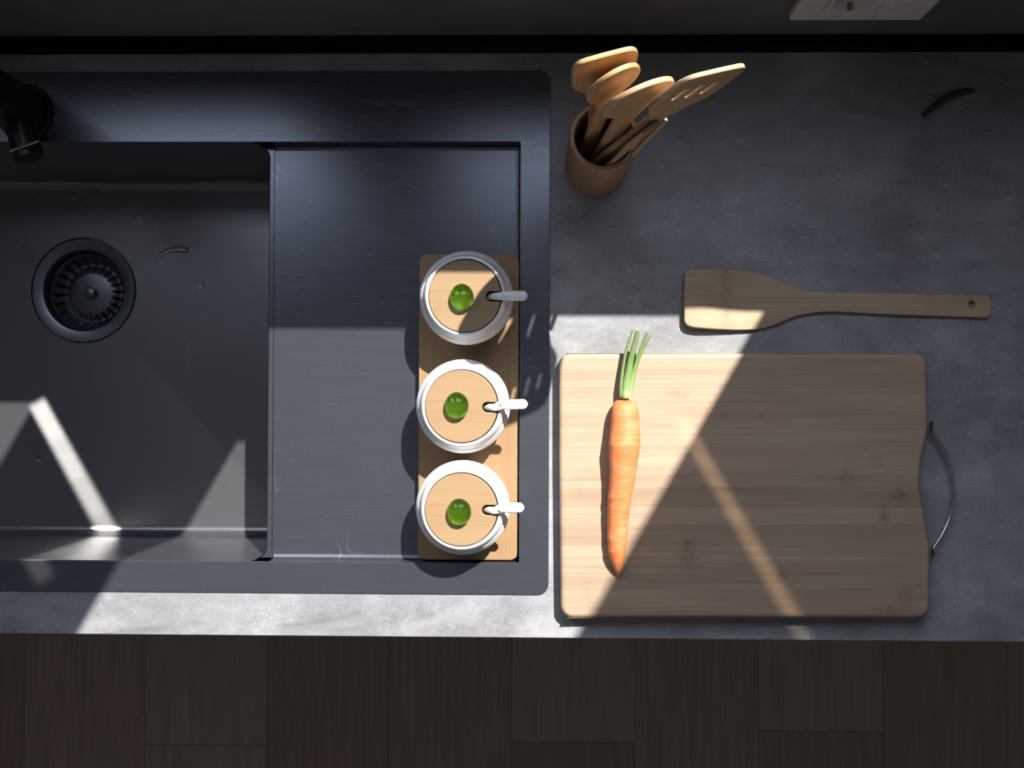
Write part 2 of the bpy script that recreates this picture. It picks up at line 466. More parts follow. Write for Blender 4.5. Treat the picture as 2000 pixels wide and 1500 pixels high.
# waste: flange, well, basket strainer
dl = Vector((Dc.x, Dc.y, 0))
W2('flange', (lathe([(0.0606, ZB-0.001), (0.0603, ZB-0.004), (0.0590, ZB-0.004), (0.0588, ZB-0.0002), (0.0583, ZB+0.0003), (0.0500, ZB-0.0001), (0.0468, ZB-0.0009), (0.0452, ZB-0.004), (0.0448, ZB-0.012), (0.0446, ZB-0.05), (0.0, ZB-0.052)], 96, Dc.x, Dc.y), M_drain), sink)
bm = bmesh.new()
pr = [(0.0425, -0.0115), (0.0434, -0.0060), (0.0428, -0.0052), (0.0420, -0.0058), (0.0402, -0.013), (0.037, -0.0185), (0.0335, -0.0215), (0.0315, -0.0215), (0.0280, -0.0180), (0.0250, -0.0160), (0.0215, -0.0152), (0.0, -0.0155)]
NB = 22; n = NB*7; rr = []
for (r, z) in pr:
    rr.append([bm.verts.new((Dc.x+0.003+r*math.cos(2*math.pi*(i+0.5)/n), Dc.y-0.0015+r*math.sin(2*math.pi*(i+0.5)/n), ZB+z)) for i in range(n)] if r > 0 else [bm.verts.new((Dc.x+0.003, Dc.y-0.0015, ZB+z))])
for k, (a, b) in enumerate(zip(rr, rr[1:])):
    for i in range(n):
        j = (i+1) % n
        if 4 <= k <= 8 and i % 7 < 2: continue
        if len(b) == 1: bm.faces.new((a[i], a[j], b[0]))
        else: bm.faces.new((a[i], a[j], b[j], b[i]))
bask = W2('strainer_basket', (bm_me(bm, 40), M_drain), sink)
md = bask.modifiers.new('s', 'SOLIDIFY'); md.thickness = 0.0008; md.offset = -1
kn = link('knob', lathe([(0.0, -0.0075), (0.003, -0.0076), (0.0056, -0.0085), (0.0066, -0.0102), (0.0055, -0.0122), (0.0036, -0.0132), (0.0036, -0.0156)], 32), M_drain, bask, (Dc.x+0.003, Dc.y-0.0015, ZB))
# etched lettering on the rim
def text_me(s, size, z):
    cu = bpy.data.curves.new('t', 'FONT'); cu.body = s; cu.size = size; cu.align_x = 'CENTER'; cu.extrude = 0.00006
    o = bpy.data.objects.new('t', cu); COL.objects.link(o); dg = bpy.context.evaluated_depsgraph_get(); dg.update()
    me = bpy.data.meshes.new_from_object(o.evaluated_get(dg)); bpy.data.objects.remove(o); return me
for s, size, px, py in (('HOLMWANGE', 0.0062, 770, 206), ('STEEL', 0.0042, 768, 217)):
    me = text_me(s, size, 0); q = P(px, py, ZC+0.0012)
    W2('lettering', (me, M_etch), sink).location = q-sink.location

# ------------------------------------------------------------------ faucet at the left edge
fb = P(52, 222, ZC)
fau = thing('faucet', (fb.x, fb.y, ZC+0.0012), 'matte black kitchen faucet standing on the rim behind the sink bowl', 'faucet')
link('base_ring', lathe([(0.0, 0), (0.0275, 0), (0.0275, 0.004), (0.0262, 0.006), (0.024, 0.006)], 64), M_faucet, fau)
link('body', lathe([(0.0232, 0.0055), (0.0232, 0.168), (0.0215, 0.171), (0.0195, 0.172), (0.0, 0.172)], 64), M_faucet, fau)
sp = smooth_path([(-0.004, 0.0, 0.165), (-0.012, 0.0, 0.27), (-0.03, -0.03, 0.34), (-0.05, -0.10, 0.355), (-0.062, -0.165, 0.32), (-0.066, -0.18, 0.26)], 8)
link('spout', sweep(sp, 0.0125, 24), M_faucet, fau)
link('handle_hub', sweep([(0.008, -0.014, 0.030), (0.018, -0.050, 0.030)], 0.0135, 28), M_faucet, fau)
hv = smooth_path([(0.006, -0.046, 0.041), (0.014, -0.0445, 0.0440), (0.026, -0.0415, 0.0465), (0.036, -0.0385, 0.0485)], 6)
lv_ = link('lever', sweep(hv, 0.0014, 12), M_chrome, fau); lv_['label'] = 'thin steel lever'

# ------------------------------------------------------------------ wall socket
zo0, zo1 = 0.052, 0.136
ow = YW-0.0085
def PW_(px, py, y):     # point on the vertical plane y
    d = rgt*((px-1000)/FPX) + upv*((750-py)/FPX) + fwd
    t = y/d.y; return Vector((d.x*t, y, CAM_Z+d.z*t))
pa = PW_(1540, 41, ow); pb = PW_(1797, 41, ow)
zb = pa.z; xw = pb.x-pa.x
M_plastic = plain('white_plastic', (0.82, 0.79, 0.76), 0.4)
M_hole = plain('dark_slot', (0.01, 0.01, 0.01), 0.7)
out = thing('power_outlet', ((pa.x+pb.x)/2, YW, zb+0.042), 'white plastic power outlet plate on the wall above the countertop', 'outlet')
def wallplate(outl, d0, d1, bev):
    me = plate(outl, d0, d1, bev)
    for v in me.vertices: v.co = Vector((v.co.x, -v.co.z, v.co.y))
    me.flip_normals() if False else None
    return me
hw = xw/2
link('cover_plate', wallplate([rrect(-hw, hw, -0.042, 0.042, 0.004), rrect(-0.034, 0.034, -0.0235, 0.0235, 0.001)], 0.0, 0.0085, 0.002), M_plastic, out)
link('schuko_socket', wallplate([rrect(-0.0335, 0.0105, -0.023, 0.023, 0.001), circ(-0.0115, 0, 0.0185, 48)], 0.001, 0.0095, 0.0006), M_plastic, out)
bm = bmesh.new()
me = wallplate([circ(-0.0115, 0, 0.019, 48), circ(-0.021, 0, 0.0024, 16), circ(-0.002, 0, 0.0024, 16)], 0.0002, 0.0012, 0.0003)
link('socket_floor', me, M_plastic, out)
link('earth_clip', boxme(-0.0135, -0.0095, -0.0085, -0.002, -0.0195, -0.0150, bev=0.0005), plain('brass_clip', (0.35, 0.26, 0.13), 0.4, 0.8), out)
link('italian_socket', wallplate([rrect(0.0112, 0.0335, -0.023, 0.023, 0.001), circ(0.0223, -0.0125, 0.0024, 16), circ(0.0223, 0, 0.0024, 16), circ(0.0223, 0.0125, 0.0024, 16)], 0.001, 0.0095, 0.0005), M_plastic, out)
link('backing', wallplate([rrect(-0.034, 0.034, -0.023, 0.023, 0.001)], 0.0, 0.0004, 0.0001), M_hole, out)

# ------------------------------------------------------------------ cutting board of laminated bamboo strips
TB = 0.018; ZT = ZC+TB
C0 = P(1455, 948, ZT)
_d = P(1795, 948, ZT)-P(1119, 948, ZT); TH = math.atan2(_d.y, _d.x)
RT = Matrix.Rotation(-TH, 3, 'Z')
def B2(px, py): q = RT @ (P(px, py, ZT)-C0); return (q.x, q.y)
def arc(px, py, r, a0, a1, n=7):
    return [(px+r*math.cos(math.radians(a0+(a1-a0)*i/n)), py+r*math.sin(math.radians(a0+(a1-a0)*i/n))) for i in range(n+1)]
left_px = [(1092, 712), (1092, 900), (1094, 1100), (1095, 1182)]
out_px = arc(1114, 712, 22, 270, 180) + [(1092, 900), (1094, 1100)] + arc(1119, 1184, 24, 180, 90)
out_px += [] + arc(1795, 1185, 22.5, 90, 0)
rp = [(1818.5, 1095), (1817.5, 1057), (1813, 1028), (1805.5, 992), (1801, 965), (1799.5, 935), (1800.5, 908), (1804, 885), (1810, 862), (1814, 836), (1814, 800), (1813, 764)]
out_px += [(q.x, q.y) for q in smooth_path([(x, y, 0) for x, y in rp], 3)] + arc(1791, 711, 21, 0, -90)
OUT = [B2(x, y) for x, y in out_px]
def edge_dist(x, y):
    best = 9
    for (x0, y0_), (x1, y1_) in zip(OUT, OUT[1:]+OUT[:1]):
        dx, dy = x1-x0, y1_-y0_; L = dx*dx+dy*dy
        t = 0 if L == 0 else max(0, min(1, ((x-x0)*dx+(y-y0_)*dy)/L))
        d = math.hypot(x-x0-t*dx, y-y0_-t*dy)
        if d < best: best = d
    return best
def xspan(y):
    xs = []
    for (x0, y0_), (x1, y1_) in zip(OUT, OUT[1:]+OUT[:1]):
        if (y0_-y)*(y1_-y) <= 0 and y0_ != y1_: xs.append(x0+(x1-x0)*(y-y0_)/(y1_-y0_))
    return min(xs), max(xs)
seam_px = [690, 724, 758, 806, 838, 872, 911, 952, 991, 1025, 1066, 1108, 1152, 1208.5]
ymax = max(p[1] for p in OUT)-2e-5; ymin = min(p[1] for p in OUT)+2e-5
ysm = [ymax]+[B2(1450, s)[1] for s in seam_px[1:-1]]+[ymin]
def kp(px, py, rx, ry, s):
    x, y = B2(px, py); return (x, y, rx*0.00048, ry*0.00048, s)
KN = [kp(1325, 770, 22, 9, .65), (kp(1345, 1085, 16, 22, .75)), kp(1653, 930, 16, 18, .6), kp(1757, 970, 15, 16, .85), kp(1727, 1006, 13, 16, .75), kp(1712, 900, 11, 13, .4), kp(1527, 1122, 8, 16, .7), kp(1770, 1165, 16, 22, .6), kp(1740, 1192, 20, 9, .6), kp(1147, 1160, 12, 22, .25), kp(1485, 812, 6, 6, .35), kp(1412, 815, 10, 8, .3), kp(1305, 970, 3, 2, .9), kp(1130, 960, 10, 14, .2), kp(1345, 1060, 10, 8, .6)]
M_board = wood('laminated_bamboo', (0.325, 0.225, 0.150), (0.465, 0.350, 0.248), 'x', 0.5, KN, obj_random=False, spot=(0.19, 0.115, 0.065))
tones = [1.0, 0.95, 1.0, 0.94, 0.99, 1.0, 0.96, 0.86, 0.97, 0.84, 0.95, 0.88, 0.93]
nt = M_board.node_tree; bs = nt.nodes['Principled BSDF']
oc = N(nt, 'ShaderNodeObjectInfo')
bl = bs.inputs['Base Color'].links[0].from_socket
nt.links.new(mixc(nt, 1.0, bl, oc.outputs['Color'], 'MULTIPLY'), bs.inputs['Base Color'])
board = thing('cutting_board', (C0.x, C0.y, ZC), 'rectangular bamboo cutting board with a steel side handle, carrying the carrot', 'cutting board'); board.rotation_euler = (0, 0, TH)
RBV = 0.0045
for si in range(len(ysm)-1):
    yt, yb = ysm[si], ysm[si+1]
    g = 0.00004
    yt2 = yt-(g if si else 0); yb2 = yb+(g if si < len(ysm)-2 else 0)
    ysn = [yt2]
    ed = [k*0.0006 for k in range(0, 9)] + [0.006, 0.008, 0.0105, 0.013]
    cand = [ymax-e for e in ed]+[ymin+e for e in ed]+[yt2-0.0004, yb2+0.0004]+[yt2+(yb2-yt2)*k/6 for k in range(1, 6)]
    ysn = sorted({round(c, 6) for c in cand if yb2 < c < yt2} | {round(yt2, 6), round(yb2, 6)}, reverse=True)
    bm = bmesh.new(); rows = []
    for y in ysn:
        xa, xb = xspan(min(max(y, ymin), ymax))
        offs = [0, .0003, .0008, .0014, .0021, .0029, .0038, .0048, .006]
        L = xb-xa
        xs = [xa+o_ for o_ in offs]+[xa+0.012+(L-0.024)*k/10 for k in range(11)]+[xb-o_ for o_ in reversed(offs)]
        row = []
        seam = (si and abs(y-yt2) < 3e-5) or (si < len(ysm)-2 and abs(y-yb2) < 3e-5)
        for x in xs:
            d = edge_dist(x, y); z = TB
            if d < RBV: z = TB-RBV+math.sqrt(max(0, RBV**2-(RBV-d)**2))
            row.append(bm.verts.new((x, y, z-(0.00006 if seam else 0))))
        rows.append(row)
    for a, b in zip(rows, rows[1:]):
        for i in range(len(a)-1): bm.faces.new((a[i], a[i+1], b[i+1], b[i]))
    # skirt with a rounded foot and the underside
    loop = rows[0]+[r[-1] for r in rows[1:-1]]+rows[-1][::-1]+[r[0] for r in rows[1:-1]][::-1]
    lo = [bm.verts.new((v.co.x, v.co.y, 0.0005)) for v in loop]
    m_ = len(loop)
    for i in range(m_): bm.faces.new((loop[i], loop[(i+1) % m_], lo[(i+1) % m_], lo[i]))
    bm.faces.new(lo)
    o = link('strip', bm_me(bm, 40), M_board, board)
    t = tones[si]; o.color = (t, t*(0.99 if t < .95 else 1), t*(0.97 if t < .95 else 1), 1)
hz = 0.009
def HB(px, py): q = P(px, py, ZC+hz); q = RT @ Vector((q.x-C0.x, q.y-C0.y, 0)); return Vector((q.x, q.y, hz))
hp = smooth_path([HB(1818.5, 823), HB(1819.5, 840), HB(1828, 856), HB(1843, 880), HB(1855, 910), HB(1862, 945), HB(1862, 975), HB(1855, 1010), HB(1842, 1040), HB(1828, 1062), HB(1822, 1072), HB(1822, 1088)], 5)
rad = []
for i, q in enumerate(hp):
    e = min(i, len(hp)-1-i)/len(hp)
    rad.append((0.0006, 0.0042) if e < 0.06 else (0.0014, 0.0024) if e < 0.12 else (0.00155, 0.0017))
h_ = link('handle', sweep(hp, rad, 14), M_chrome, board); h_['label'] = 'curved steel wire handle'
hd = link('screw', lathe([(0, 0.0009), (0.0012, 0.0008), (0.002, 0), (0.0, 0)], 16), M_chrome, h_)
hd.location = HB(1821, 829); hd.rotation_euler = (0, math.pi/2, 0)
hd2 = hd.copy(); COL.objects.link(hd2); hd2.parent = h_; hd2.location = HB(1824, 1083)

# ------------------------------------------------------------------ spatula lying on the counter
sp_px = [(108, 170), (112, 150), (126, 139), (150, 134), (220, 131), (300, 130), (400, 134), (500, 145), (580, 165), (650, 195), (720, 229), (800, 253), (880, 262), (1000, 266), (1400, 272), (1700, 278), (1820, 281), (1848, 285), (1868, 299), (1878, 322), (1878, 378), (1868, 398), (1852, 409), (1830, 412), (1600, 405), (1300, 395), (1100, 385), (1010, 380), (950, 379), (880, 382), (800, 394), (740, 410), (680, 434), (620, 458), (560, 475), (500, 483), (400, 485), (300, 481), (200, 475), (150, 469), (122, 458), (108, 438), (105, 410), (106, 300)]
S0 = P(1640, 590, ZC+0.006)
def SPt(cx, cy, z=ZC+0.007):
    q = P(1300+cx/2.941, 480+cy/2.941, z); return (q.x-S0.x, q.y-S0.y)
hc = SPt(1764, 336)
dense = [(q.x, q.y) for q in smooth_path([(x, y, 0) for x, y in sp_px+[sp_px[0]]], 3)][:-1]
M_spat = wood('pale_bamboo', (0.36, 0.25, 0.15), (0.50, 0.37, 0.245), 'x', 0.5, [(SPt(350, 300)[0], SPt(350, 300)[1], 0.006, 0.04, 0.38), (SPt(350, 230)[0], SPt(350, 230)[1], 0.004, 0.01, 0.3), (SPt(1520, 300)[0], SPt(1520, 300)[1], 0.005, 0.02, 0.25)], spot=(0.26, 0.13, 0.055))
bms = bmesh.new(); bms.from_mesh(plate([[SPt(*p) for p in dense], circ(hc[0], hc[1], 0.0034, 24)], 0.0, 0.0055, 0.0014, 3))
xs0 = SPt(500, 300)[0]; xs1 = SPt(105, 300)[0]
for k in range(1, 12):
    xx = xs1+(xs0-xs1)*k/12
    bmesh.ops.bisect_plane(bms, geom=bms.verts[:]+bms.edges[:]+bms.faces[:], plane_co=(xx, 0, 0), plane_no=(1, 0, 0))
for v in bms.verts:
    t = max(0, min(1, (xs0-v.co.x)/(xs0-xs1)))
    v.co.z += 0.0052*(3*t*t-2*t**3)
    if t > 0.75 and v.co.z > 0.0045+0.0052*0.8: v.co.z -= 0.0018*(t-0.75)/0.25
o = link('spatula', bm_me(bms, 40), M_spat); o.location = (S0.x, S0.y, ZC+0.0002)
tag(o, 'pale bamboo spatula with a hole in its handle, lying flat above the cutting board', 'spatula')

# ------------------------------------------------------------------ carrot
ZK = ZT+0.0125
ctab = [(390, 358, 410), (393, 349, 424), (400, 341, 434), (412, 335, 443), (430, 330, 450), (460, 326, 455), (520, 320, 459), (560, 316, 460), (600, 312, 459), (650, 313, 453), (680, 312, 447), (720, 316, 443), (760, 314, 436), (800, 312, 429), (850, 306, 420), (875, 309, 415), (910, 306, 412), (950, 306, 408), (1000, 307, 403), (1050, 307, 400), (1080, 310, 398), (1110, 310, 394), (1150, 320, 388), (1180, 332, 384), (1205, 343, 379), (1220, 350, 374), (1230, 355, 370), (1240, 358, 365)]
def crp(x, y, z=ZK): return P(1060+x/2.42, 620+y/2.42, z)
K0 = crp(385, 800)
bm = bmesh.new(); rings = []; nk = 40
rows_ = []
for i in range(len(ctab)-1):
    k = max(1, int((ctab[i+1][0]-ctab[i][0])/9))
    for j in range(k):
        t = j/k; rows_.append(tuple(a+(b-a)*t for a, b in zip(ctab[i], ctab[i+1])))
rows_.append(ctab[-1])
for (y, a, b) in rows_:
    c = crp((a+b)/2, y); r = (crp(b, y)-crp(a, y)).length/2
    r *= 1+0.008*math.sin(y*0.043+1)
    cz = ZT+max(r, 0.001)*0.99+0.0006*(1-math.cos(y*0.004))
    rings.append([bm.verts.new((c.x-K0.x+r*math.cos(2*math.pi*k/nk)*(1+0.02*math.sin(3*2*math.pi*k/nk+y*0.01)), c.y-K0.y, cz-ZT+r*math.sin(2*math.pi*k/nk))) for k in range(nk)])
for a, b in zip(rings, rings[1:]):
    for i in range(nk): bm.faces.new((a[i], a[(i+1) % nk], b[(i+1) % nk], b[i]))
bm.faces.new(rings[0]); bm.faces.new(rings[-1])
mc, nt, bs = newmat('carrot_skin')
g1 = noise(nt, coords(nt, (60, 520, 60)), 1, 4, 0.6, 0.4); g2 = noise(nt, coords(nt, (40, 90, 40)), 1, 4, 0.65, 0.5)
a = math_(nt, 'ADD', math_(nt, 'MULTIPLY', g1, 0.4), math_(nt, 'MULTIPLY', g2, 0.6))
c = ramp(nt, a, [(0.32, (0.58, 0.155, 0.045)), (0.5, (0.70, 0.225, 0.082)), (0.66, (0.74, 0.31, 0.150))])
wv = noise(nt, coords(nt, (30, 700, 30)), 1, 2, 0.5, 0.6)
gt = ramp(nt, noise(nt, coords(nt, (90, 60, 90)), 1, 2), [(0.52, (0, 0, 0)), (0.62, (1, 1, 1))])
c = mixc(nt, math_(nt, 'MULTIPLY', math_(nt, 'MULTIPLY', ramp(nt, wv, [(0.62, (0, 0, 0)), (0.68, (1, 1, 1))]), gt), 0.5), c, (0.42, 0.10, 0.03))
nt.links.new(c, bs.inputs['Base Color']); bs.inputs['Roughness'].default_value = 0.55; bs.inputs['Specular IOR Level'].default_value = 0.3
bs.inputs['Subsurface Weight'].default_value = 0.12; bs.inputs['Subsurface Radius'].default_value = (0.004, 0.002, 0.001); bs.inputs['Subsurface Scale'].default_value = 0.5
bump(nt, bs, a, 0.5, 0.0009)
mg, nt, bs = newmat('carrot_stalk')
sx = N(nt, 'ShaderNodeSeparateXYZ'); nt.links.new(coords(nt), sx.inputs[0])
ybase = crp(400, 375, ZK).y-K0.y; ytip = crp(450, 70, ZK).y-K0.y
t = math_(nt, 'DIVIDE', math_(nt, 'SUBTRACT', sx.outputs[1], ybase), ytip-ybase)
c = ramp(nt, t, [(0.0, (0.42, 0.50, 0.26)), (0.12, (0.34, 0.44, 0.18)), (0.4, (0.17, 0.29, 0.07)), (1.0, (0.12, 0.20, 0.07))])
st = noise(nt, coords(nt, (1500, 40, 600)), 1, 2)
c = mixc(nt, 0.35, c, ramp(nt, st, [(0.3, (0.10, 0.20, 0.05)), (0.7, (0.34, 0.43, 0.19))]))
nt.links.new(c, bs.inputs['Base Color']); bs.inputs['Roughness'].default_value = 0.4
bs.inputs['Subsurface Weight'].default_value = 0.1; bs.inputs['Subsurface Scale'].default_value = 0.2
car = thing('carrot', (K0.x, K0.y, ZT), 'orange carrot with cut green stalks lying on the bamboo cutting board', 'carrot')
link('root', bm_me(bm, 80), mc, car)
# stalks: pixel paths in the crop at (1100,620), 7.5 px per px
def st(x, y, z): q = P(1100+x/7.5, 620+y/7.5, ZT+z); return (q.x-K0.x, q.y-K0.y, z)
stalks = [
 ([(880, 1165, .011), (875, 1000, .011), (890, 800, .010), (905, 640, .010), (935, 430, .0115), (985, 280, .0135), (1018, 185, .015)], [(.0036), .0034, .0030, .0022, .0012, .0010, .0008]),
 ([(925, 1180, .012), (925, 1000, .0135), (950, 850, .015), (985, 650, .017), (1030, 450, .020), (1070, 300, .022), (1090, 200, .0235)], [.0042, .0040, .0034, .0028, .0024, .0023, .0019]),
 ([(950, 1170, .010), (985, 1000, .0105), (1030, 800, .011), (1090, 620, .012), (1150, 440, .014), (1200, 300, .016), (1235, 220, .017)], [.0036, .0030, .0022, .0018, .0016, .0015, .0013]),
 ([(965, 1160, .008), (1000, 980, .008), (1050, 780, .0085), (1110, 600, .010), (1190, 440, .011), (1240, 340, .0125), (1282, 262, .0135)], [.0034, .0026, .0018, .0013, .0010, .0009, .0007]),
 ([(905, 1165, .008), (915, 1000, .007), (940, 820, .007), (955, 700, .007), (962, 600, .007), (960, 500, .0075)], [.0036, .0030, .0022, .0017, .0015, .0012]),
 ([(880, 1170, .007), (865, 1090, .0085), (850, 1040, .0105), (842, 990, .0125)], [.003, .0024, .0016, .0008]),
]
for pts, rad in stalks:
    pp = smooth_path([st(*p) for p in pts], 5)
    rr_ = [lerp_tab(list(enumerate(rad)), i/5) for i in range(len(pp))]
    link('stalk', sweep(pp, [(r, r*0.9) for r in rr_], 12), mg, car)
sbo = link('stalk_base', lathe([(0.0, -0.001), (0.0035, 0), (0.0046, 0.002), (0.0042, 0.006), (0.0036, 0.009), (0.0, 0.0105)], 24), mg, car)

q = st(920, 1185, 0.0125); sbo.location = q; sbo.rotation_euler = (-math.pi/2, 0, 0)

# ------------------------------------------------------------------ tray with three jars
M_tray = wood('honey_bamboo_tray', (0.265, 0.158, 0.078), (0.35, 0.222, 0.118), 'y', 0.45, band=0.8)
M_lid = wood('honey_bamboo_lid', (0.265, 0.168, 0.086), (0.345, 0.228, 0.125), 'x', 0.45, band=0.8)
mp_, nt, bs = newmat('white_porcelain')
bs.inputs['Base Color'].default_value = (0.80, 0.80, 0.80, 1); bs.inputs['Roughness'].default_value = 0.16
M_porc = mp_
mgz, nt, bs = newmat('green_glass')
bs.inputs['Base Color'].default_value = (0.42, 0.74, 0.16, 1); bs.inputs['Transmission Weight'].default_value = 1.0
bs.inputs['Roughness'].default_value = 0.0; bs.inputs['IOR'].default_value = 1.5
M_glass = mgz
ZTR = ZD+0.012                # tray top
t0 = P(819, 496, ZTR); t1 = P(1012, 1094.5, ZTR)
tcx, tcy = (t0.x+t1.x)/2, (t0.y+t1.y)/2
jars = [((911, 582), (906, 579.5), ((955, 579), (1031, 578)), (902, 580)),
        ((904.5, 793.5), (898, 793), ((945, 795), (1031, 789)), (892, 792)),
        ((904, 991), (894.5, 996.5), ((948, 996), (1024, 991)), (897, 1000))]
ZJ = ZTR-0.005                # bottom of the recesses
cent = [P(j[0][0], j[0][1], ZJ+0.038) for j in jars]
hwx, hwy = (t1.x-t0.x)/2, (t0.y-t1.y)/2
tray = thing('serving_tray', (tcx, tcy, ZD), 'long narrow bamboo tray holding three white jars on the drainboard', 'tray')
link('board', plate([rrect(-hwx, hwx, -hwy, hwy, 0.008, 8)] + [circ(c.x-tcx, c.y-tcy, 0.0345, 64) for c in cent], 0.0005, 0.012, 0.0009), M_tray, tray)
link('bottom_panel', plate([rrect(-hwx+0.002, hwx-0.002, -hwy+0.002, hwy-0.002, 0.007, 8)], 0.0002, 0.0068, 0.0003), M_tray, tray)
jl = ['white porcelain jar nearest the wall, lid half in shadow',
      'middle white porcelain jar of the three on the bamboo tray',
      'white porcelain jar at the front end of the bamboo tray']
sl_ = ['pale blue-shadowed porcelain spoon in the jar nearest the wall', 'white porcelain spoon in the middle jar', 'white porcelain spoon in the jar at the front end of the tray']
body_me = lathe([(0.0, 0.0), (0.029, 0.0), (0.0312, 0.0012), (0.0345, 0.0075), (0.0385, 0.016), (0.0415, 0.024), (0.0432, 0.031), (0.0438, 0.036),
    (0.0436, 0.0395), (0.0429, 0.0420), (0.0424, 0.0424), (0.0421, 0.0430), (0.0418, 0.0447), (0.0409, 0.0463), (0.0403, 0.0465), (0.0399, 0.0471), (0.0396, 0.0487), (0.0388, 0.0510),
    (0.0378, 0.0540), (0.0368, 0.0565), (0.0358, 0.0578), (0.0348, 0.0580), (0.0339, 0.0574), (0.0335, 0.0560), (0.0334, 0.0500), (0.0345, 0.0480), (0.0385, 0.038), (0.037, 0.022), (0.030, 0.006), (0.0, 0.004)], 96)
body_me.materials.append(M_porc)
LR = 0.0330
def lid_me():
    hwn = 0.0046; pts = []
    a0 = math.asin(hwn/LR)
    for i in range(73):
        a = a0+(2*math.pi-2*a0)*i/72; pts.append((LR*math.cos(a), LR*math.sin(a)))
    for i in range(13):
        a = math.radians(-90-180*i/12); pts.append((0.0235+hwn*math.cos(a), hwn*math.sin(a)))
    return plate([pts], 0.0, 0.006, 0.0008)
lidm = lid_me(); lidm.materials.append(M_lid)
knm = lathe([(0.0, 0.0118), (0.0030, 0.0115), (0.0060, 0.0105), (0.0085, 0.0088), (0.0102, 0.0065), (0.0108, 0.0045), (0.0104, 0.0022), (0.0094, 0.0008), (0.0080, 0.0), (0.0, 0.0)], 64)
for v in knm.vertices: v.co.y *= 1.13
knm.materials.append(M_glass)
for i, (jc, lc, (s0, s1), kc) in enumerate(jars):
    c = cent[i]
    j = thing('jar', (c.x, c.y, ZJ+0.0002), jl[i], 'jar', 'white porcelain jars on the bamboo tray')
    b = bpy.data.objects.new('body', body_me); COL.objects.link(b); b.parent = j
    zl = ZJ+0.0525; L_ = P(lc[0], lc[1], zl+0.006)
    d = Vector((L_.x-c.x, L_.y-c.y)); 
    if d.length > 0.0003: d = d.normalized()*0.0003
    lid = bpy.data.objects.new('lid', lidm); COL.objects.link(lid); lid.parent = j
    p0 = P(s0[0], s0[1], zl+0.004); p1 = P(s1[0], s1[1], ZJ+0.066)
    lid.location = (d.x, d.y, 0.0525)
    an = math.atan2(p0.y-(c.y+d.y), p0.x-(c.x+d.x)); lid.rotation_euler = (0, 0, an)
    k = bpy.data.objects.new('knob', knm); COL.objects.link(k); k.parent = lid
    kk = P(kc[0], kc[1], zl+0.011); kd = Vector((kk.x-c.x-d.x, kk.y-c.y-d.y, 0))
    kd = Matrix.Rotation(-an, 3, 'Z') @ kd
    k.location = (kd.x, kd.y, 0.0061); k.rotation_euler = (0, 0, -an)
    # spoon
    u = Vector((p1.x-c.x, p1.y-c.y, 0)); v0 = Vector((p0.x-c.x, p0.y-c.y, 0))
    ux = u.normalized(); R1 = u.length
    side = Vector((-ux.y, ux.x, 0))
    s = thing('spoon', (c.x, c.y, ZJ+0.0002), sl_[i], 'spoon', 'porcelain spoons in the jars')
    pin = v0.normalized()
    pts = [(pin*-0.012, .010), (pin*-0.004, .018), (pin*0.010, .034), (pin*0.0205, .0490), (pin*0.0255, .0560), (pin*0.0305, .0605), (ux*0.037, .0625), (ux*0.045, .0645), (ux*(R1-0.004), .0660), (ux*(R1-0.0015), .0662), (ux*R1, .0663)]
    path = smooth_path([Vector((a_.x, a_.y, z)) for a_, z in pts], 4)
    tb = [(0, .0022), (3, .0026), (5, .0036), (6, .0042), (7, .0046), (8, .0046), (9, .0033), (10, .0006)]
    tb2 = [(0, .0015), (6, .0019), (8, .0019), (9, .0015), (10, .0004)]
    rad = [(lerp_tab(tb, q/4), lerp_tab(tb2, q/4)) for q in range(len(path))]
    link('handle', sweep(path, rad, 20), M_porc, s)
    bowl = lathe([(0.0, 0.0), (0.006, 0.0008), (0.0095, 0.0035), (0.0105, 0.006), (0.0098, 0.006), (0.0085, 0.004), (0.005, 0.002), (0.0, 0.0014)], 32)
    bo = link('bowl', bowl, M_porc, s); bo.location = (pin.x*-0.016, pin.y*-0.016, 0.0085); bo.rotation_euler = (0, 0, 0)
    hpx = (983, 577) if i == 0 else ((979, 788) if i == 1 else (977, 995))
    hq = P(hpx[0], hpx[1], ZJ+0.065)
    hole = link('pin_hole', lathe([(0.0, 0.0), (0.0009, 0.0001), (0.0013, 0.0004), (0.0015, 0.0003), (0.0015, -0.001)], 20), M_porc, s)
    hole.location = (hq.x-c.x, hq.y-c.y, 0.0648)

# ------------------------------------------------------------------ utensil holder and wooden utensils
HC = 0.112
H0 = P(1180, 266, ZC+HC)
M_cup = wood('bamboo_cup', (0.29, 0.165, 0.085), (0.42, 0.26, 0.145), 'z', 0.45, band=0.8)
M_ut = wood('warm_wood', (0.42, 0.235, 0.10), (0.60, 0.37, 0.18), 'y', 0.5, band=0.8)
M_ut2 = wood('pale_wood', (0.44, 0.28, 0.15), (0.60, 0.41, 0.24), 'y', 0.5, band=0.8)
RO, RI = 0.0297, 0.0250
hold = link('utensil_holder', lathe([(0.0, 0.0), (RO-0.003, 0.0), (RO-0.0012, 0.0008), (RO, 0.003), (RO+0.0003, 0.03), (RO+0.0002, 0.09), (RO, HC-0.0022), (RO-0.0006, HC-0.0007), (RO-0.0018, HC),
    (RI+0.0012, HC), (RI+0.0003, HC-0.0006), (RI, HC-0.002), (RI, 0.0075), (RI-0.001, 0.0065), (0.0, 0.0065)], 96), M_cup)
hold.location = (H0.x, H0.y, ZC+0.0001)
tag(hold, 'round turned bamboo cup on the counter holding wooden cooking utensils', 'utensil holder')
